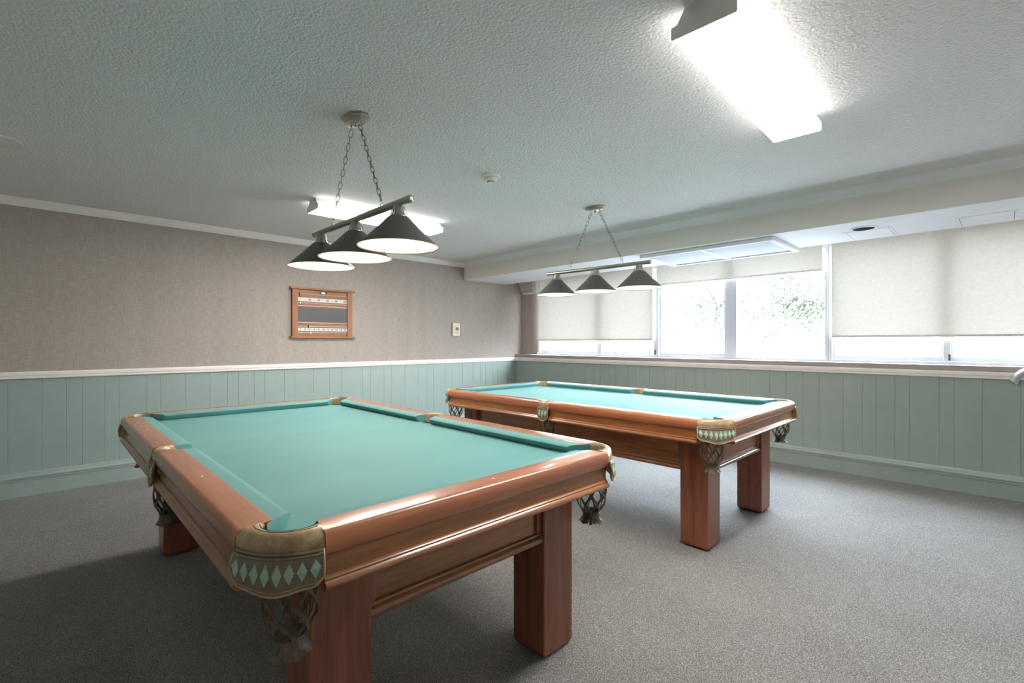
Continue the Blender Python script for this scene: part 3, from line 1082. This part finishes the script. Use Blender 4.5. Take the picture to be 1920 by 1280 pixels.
def hatch(x0, x1, y0, y1, label):
    h = empty('access_hatch', ((x0 + x1) / 2, (y0 + y1) / 2, BZ))
    tag(h, label, 'hatch', 'flush hatches under the beam')
    a, b = (x1 - x0) / 2, (y1 - y0) / 2
    obj('hatch_gap', bx(-a, a, -b, b, -0.0012, -0.0003), M['slate'], h)
    for (p, q, r, s) in ((-a - .02, a + .02, -b - .02, -b), (-a - .02, a + .02, b, b + .02), (-a - .02, -a, -b, b), (a, a + .02, -b, b)):
        obj('hatch_frame', bx(p, q, r, s, -0.003, -0.0003), M['soffit'], h)
    obj('hatch_door', bx(-a + .003, a - .003, -b + .003, b - .003, -0.0032, -0.0012), M['soffit'], h)
hatch(4.66, 4.95, -0.68, -0.275, 'flush painted hatch beside the black downlight')
hatch(5.365, 5.655, -0.655, -0.29, 'flush painted hatch under the beam at the far right')

# louvred unit in the corner behind the beam
hu = empty('louvred_wall_unit', (0.27, 0.133, 2.04))
tag(hu, 'cream louvred box mounted high in the corner behind the beam', 'wall unit')
bm = bmesh.new()
def hx_(z, s): return (0.185 if s > 0 else -0.135 - 0.30 * z)
prof = []
A8 = []
for z, yf in ((0.0, -0.10), (0.03, -0.118), (0.21, -0.135)):
    A8.append([bm.verts.new(p) for p in ((hx_(z, -1), -0.001, z), (hx_(z, -1), yf, z), (0.185, yf, z), (0.185, -0.001, z))])
for a, b in zip(A8, A8[1:]):
    for k in range(4):
        bm.faces.new((a[k], a[(k + 1) % 4], b[(k + 1) % 4], b[k]))
bm.faces.new(A8[0]); bm.faces.new(A8[-1])
obj('casing', bm, M['white_metal'], hu)
obj('grille_back', bx(-0.15, 0.107, -0.119, -0.10, 0.022, 0.2), M['slate'], hu)
for k in range(9):
    z = 0.024 + k * 0.0195
    yf = -0.116 - 0.0175 * (z - 0.03) / 0.18
    xl = hx_(z, -1) + 0.012
    bm = bmesh.new(); box(bm, xl, 0.105, yf - 0.008, yf + 0.006, z, z + 0.0125, 0.002)
    obj('louvre', bm, M['cream_grille'], hu)

# ------------------------------------------------------------------ scoreboard on the left wall
# local: x out of wall, y along wall, z up
sb = empty('scoreboard', (0.0005, -3.193, 1.31))
tag(sb, 'oak snooker scoreboard with grey slate panel on the wallpapered wall', 'scoreboard')
yl, yr = -0.355, 0.355
def sbp(name, x0, x1, y0, y1, z0, z1, mat, bev=0.0, parent=None):
    return obj(name, bx(x0, x1, y0, y1, z0, z1, bev), M[mat], parent or sb)
sbp('back_panel', 0.0, 0.016, yl, yr, 0.0, 0.56, 'board_wood')
sbp('stile', 0.0, 0.034, yl, yl + 0.062, 0.018, 0.555, 'board_wood_z', 0.003)
sbp('stile', 0.0, 0.034, yr - 0.062, yr, 0.018, 0.555, 'board_wood_z', 0.003)
sbp('top_cap', 0.0, 0.052, yl - 0.022, yr + 0.028, 0.553, 0.578, 'board_wood', 0.004)
sbp('bottom_shelf', 0.0, 0.052, yl - 0.022, yr + 0.028, -0.002, 0.02, 'board_wood', 0.004)
yi0, yi1 = yl + 0.062, yr - 0.062
sbp('slate_panel', 0.014, 0.022, yi0, yi1, 0.190, 0.352, 'slateboard')
for z in (0.501, 0.398, 0.366, 0.176, 0.134, 0.062):
    bm = bmesh.new(); tube(bm, [(0.027, yi0, z), (0.027, yi1, z)], 0.0042, 8)
    obj('score_rail', bm, M['steel'], sb, smooth=True)
for z0, z1, words in ((0.418, 0.462, ['1', '·', '20', '·', '40', '·', '60', '·', '80', '·', '100']), (0.080, 0.116, ['1', '·', '2', '·', '4', '·', '6', '·', '8', '·', '10', '·', '12', '·', '14', '·', '16', '·', '18', '·', '20'])):
    st = sbp('number_strip', 0.014, 0.024, yi0, yi1, z0, z1, 'strip_white')
    n = len(words)
    for k, w in enumerate(words):
        me = text_mesh(w, 0.034)
        me.materials.clear(); me.materials.append(M['black'])
        o = bpy.data.objects.new('numeral', me)
        C.objects.link(o)
        o.parent = st
        y = yi0 + 0.028 + (yi1 - yi0 - 0.060) * k / (n - 1)
        o.matrix_local = Matrix.Translation((0.0246, y, (z0 + z1) / 2)) @ Matrix(((0, 0, 1, 0), (1, 0, 0, 0), (0, 1, 0, 0), (0, 0, 0, 1)))
# oval emblem
def oval(a, b, x0, x1, cz, n=28, cy=0.0):
    bm = bmesh.new()
    P0 = [bm.verts.new((x0, cy + a * math.copysign(abs(math.cos(q)) ** .7, math.cos(q)), cz + b * math.copysign(abs(math.sin(q)) ** .7, math.sin(q)))) for q in [2 * PI * i / n for i in range(n)]]
    P1_ = [bm.verts.new((x1, v.co.y, v.co.z)) for v in P0]
    for k in range(n):
        bm.faces.new((P0[k], P0[(k + 1) % n], P1_[(k + 1) % n], P1_[k]))
    bm.faces.new(P0); bm.faces.new(P1_)
    return bm
em = obj('emblem', oval(0.052, 0.021, 0.016, 0.022, 0.528), M['chrome'], sb)
obj('emblem_field', oval(0.045, 0.0165, 0.022, 0.0232, 0.528), M['slate'], em)
obj('emblem_figure', oval(0.024, 0.012, 0.0232, 0.0244, 0.526), M['strip_white'], em)
def pointer(y, z, up, mat):
    bm = bmesh.new()
    s = 1 if up else -1
    box(bm, 0.026, 0.036, y - 0.007, y + 0.007, z - 0.010, z + 0.010, 0.002)
    A = [bm.verts.new(p) for p in ((0.030, y - 0.005, z + s * 0.010), (0.034, y - 0.005, z + s * 0.010), (0.034, y + 0.005, z + s * 0.010), (0.030, y + 0.005, z + s * 0.010))]
    t = bm.verts.new((0.031, y, z + s * 0.050))
    for k in range(4): bm.faces.new((A[k], A[(k + 1) % 4], t))
    bm.faces.new(A)
    obj('score_pointer', bm, M[mat], sb)
pointer(yi0 + 0.018, 0.506, False, 'slate')
pointer(yi0 + 0.026, 0.394, True, 'steel')
pointer(yi0 + 0.115, 0.140, False, 'slate')
pointer(yi0 + 0.145, 0.058, True, 'steel')

# thermostat
th = empty('thermostat', (0.0005, -1.235, 1.352))
tag(th, 'small cream thermostat with grey display on the wallpapered wall', 'thermostat')
obj('housing', bx(0, 0.03, -0.062, 0.062, 0, 0.19, 0.005), M['cream'], th)
obj('display', bx(0.029, 0.0312, -0.020, 0.038, 0.085, 0.125), M['display'], th)
for r in range(2):
    for c in range(3):
        obj('button', bx(0.029, 0.0325, -0.020 + c * 0.02, -0.005 + c * 0.02, 0.040 + r * 0.018, 0.052 + r * 0.018, 0.001), M['cream_grille'], th)
obj('cover_line', bx(0.0295, 0.0304, -0.056, 0.056, 0.138, 0.140), M['cream_grille'], th)

# white cloth hung over the chair rail at the right edge
cl = bmesh.new()
path = [(5.650, 0.930), (5.660, 0.962), (5.680, 0.998), (5.708, 1.028), (5.745, 1.050), (5.795, 1.064), (5.86, 1.072), (5.94, 1.076)]
rows = []
for i, (x, z) in enumerate(path):
    a, b = path[max(0, i - 1)], path[min(len(path) - 1, i + 1)]
    d = Vector((b[0] - a[0], 0, b[1] - a[1])).normalized()
    nrm = Vector((-d.z, 0, d.x))
    row = []
    for j in range(7):
        k = j / 6 - 0.5
        p = Vector((x, -0.046 - 0.016 * math.cos(k * 5.0) - 0.003 * math.sin(i * 1.9 + j), z)) + nrm * (k * (0.052 + 0.004 * math.sin(i * 1.3)))
        if i == 0: p += d * (0.024 * (k + 0.5))
        row.append(p)
    rows.append(row)
F_ = [[cl.verts.new(p) for p in r] for r in rows]
for a, b in zip(F_, F_[1:]):
    for k in range(6):
        cl.faces.new((a[k], a[k + 1], b[k + 1], b[k]))
bmesh.ops.recalc_face_normals(cl, faces=cl.faces)
bmesh.ops.solidify(cl, geom=cl.faces[:], thickness=0.006)
co = obj('white_cloth', cl, M['cloth_white'], None, smooth=True, angle=70)
tag(co, 'white cloth draped over the chair rail at the right edge', 'cloth')

# ------------------------------------------------------------------ outside
struct('ground_outside', bx(-45, 55, 0.36, 90, -0.9, -0.7), M['pavement'])
def tree(name_label, base, h, spread, seed, nleaf, lean=0.0):
    rnd = random.Random(seed)
    t = empty('tree', base)
    tag(t, name_label, 'tree', 'trees outside the windows')
    bm = bmesh.new()
    tips = []
    def limb(p, d, ln, r, depth):
        pts = [Vector(p)]
        rr = [r]
        d = Vector(d).normalized()
        for i in range(5):
            d = (d + Vector((rnd.uniform(-.22, .22), rnd.uniform(-.22, .22), rnd.uniform(-.08, .14)))).normalized()
            pts.append(pts[-1] + d * ln / 5)
            rr.append(r * (1 - 0.13 * (i + 1)))
        tube(bm, pts, rr, 7)
        if depth == 0:
            tips.extend(pts[1:])
            return
        for k in range(4 if depth > 1 else 3):
            i = rnd.randint(2, 5)
            a = rnd.uniform(0, 2 * PI)
            nd = d * 0.6 + Vector((math.cos(a), math.sin(a), rnd.uniform(-0.1, 0.5))) * 0.9
            limb(pts[i], nd, ln * rnd.uniform(0.55, 0.75), rr[i] * 0.55, depth - 1)
        if depth < 3: tips.extend(pts[3:])
    limb((0, 0, -0.05), (lean, 0, 1), h * 0.45, spread * 0.04, 3)
    obj('trunk', bm, M['bark'], t, smooth=True)
    bm = bmesh.new()
    for k in range(nleaf):
        p = rnd.choice(tips) + Vector((rnd.gauss(0, .28), rnd.gauss(0, .28), rnd.gauss(0, .22)))
        s = rnd.uniform(0.02, 0.046)
        n = Vector((rnd.gauss(0, 1), rnd.gauss(0, 1), rnd.gauss(0, 1))).normalized()
        u = n.orthogonal().normalized(); w = n.cross(u)
        bm.faces.new([bm.verts.new(p + u * s * 1.6), bm.verts.new(p + w * s * .7), bm.verts.new(p - u * s * 1.6), bm.verts.new(p - w * s * .7)])
    fo = obj('foliage', bm, M['leaf'], t)
    fo['kind'] = 'stuff'
tree('wide leafy tree with a forked trunk right outside the clear window', (-0.35, 7.6, -0.7), 7.0, 3.4, 5, 18000)
tree('pale leafy tree further off beyond the right-hand blind', (8.6, 15.0, -0.7), 7.0, 3.2, 11, 4000)
tree('distant leafy tree beyond the blind nearest the scoreboard wall', (-8.0, 14.0, -0.7), 7.0, 3.2, 23, 4000)
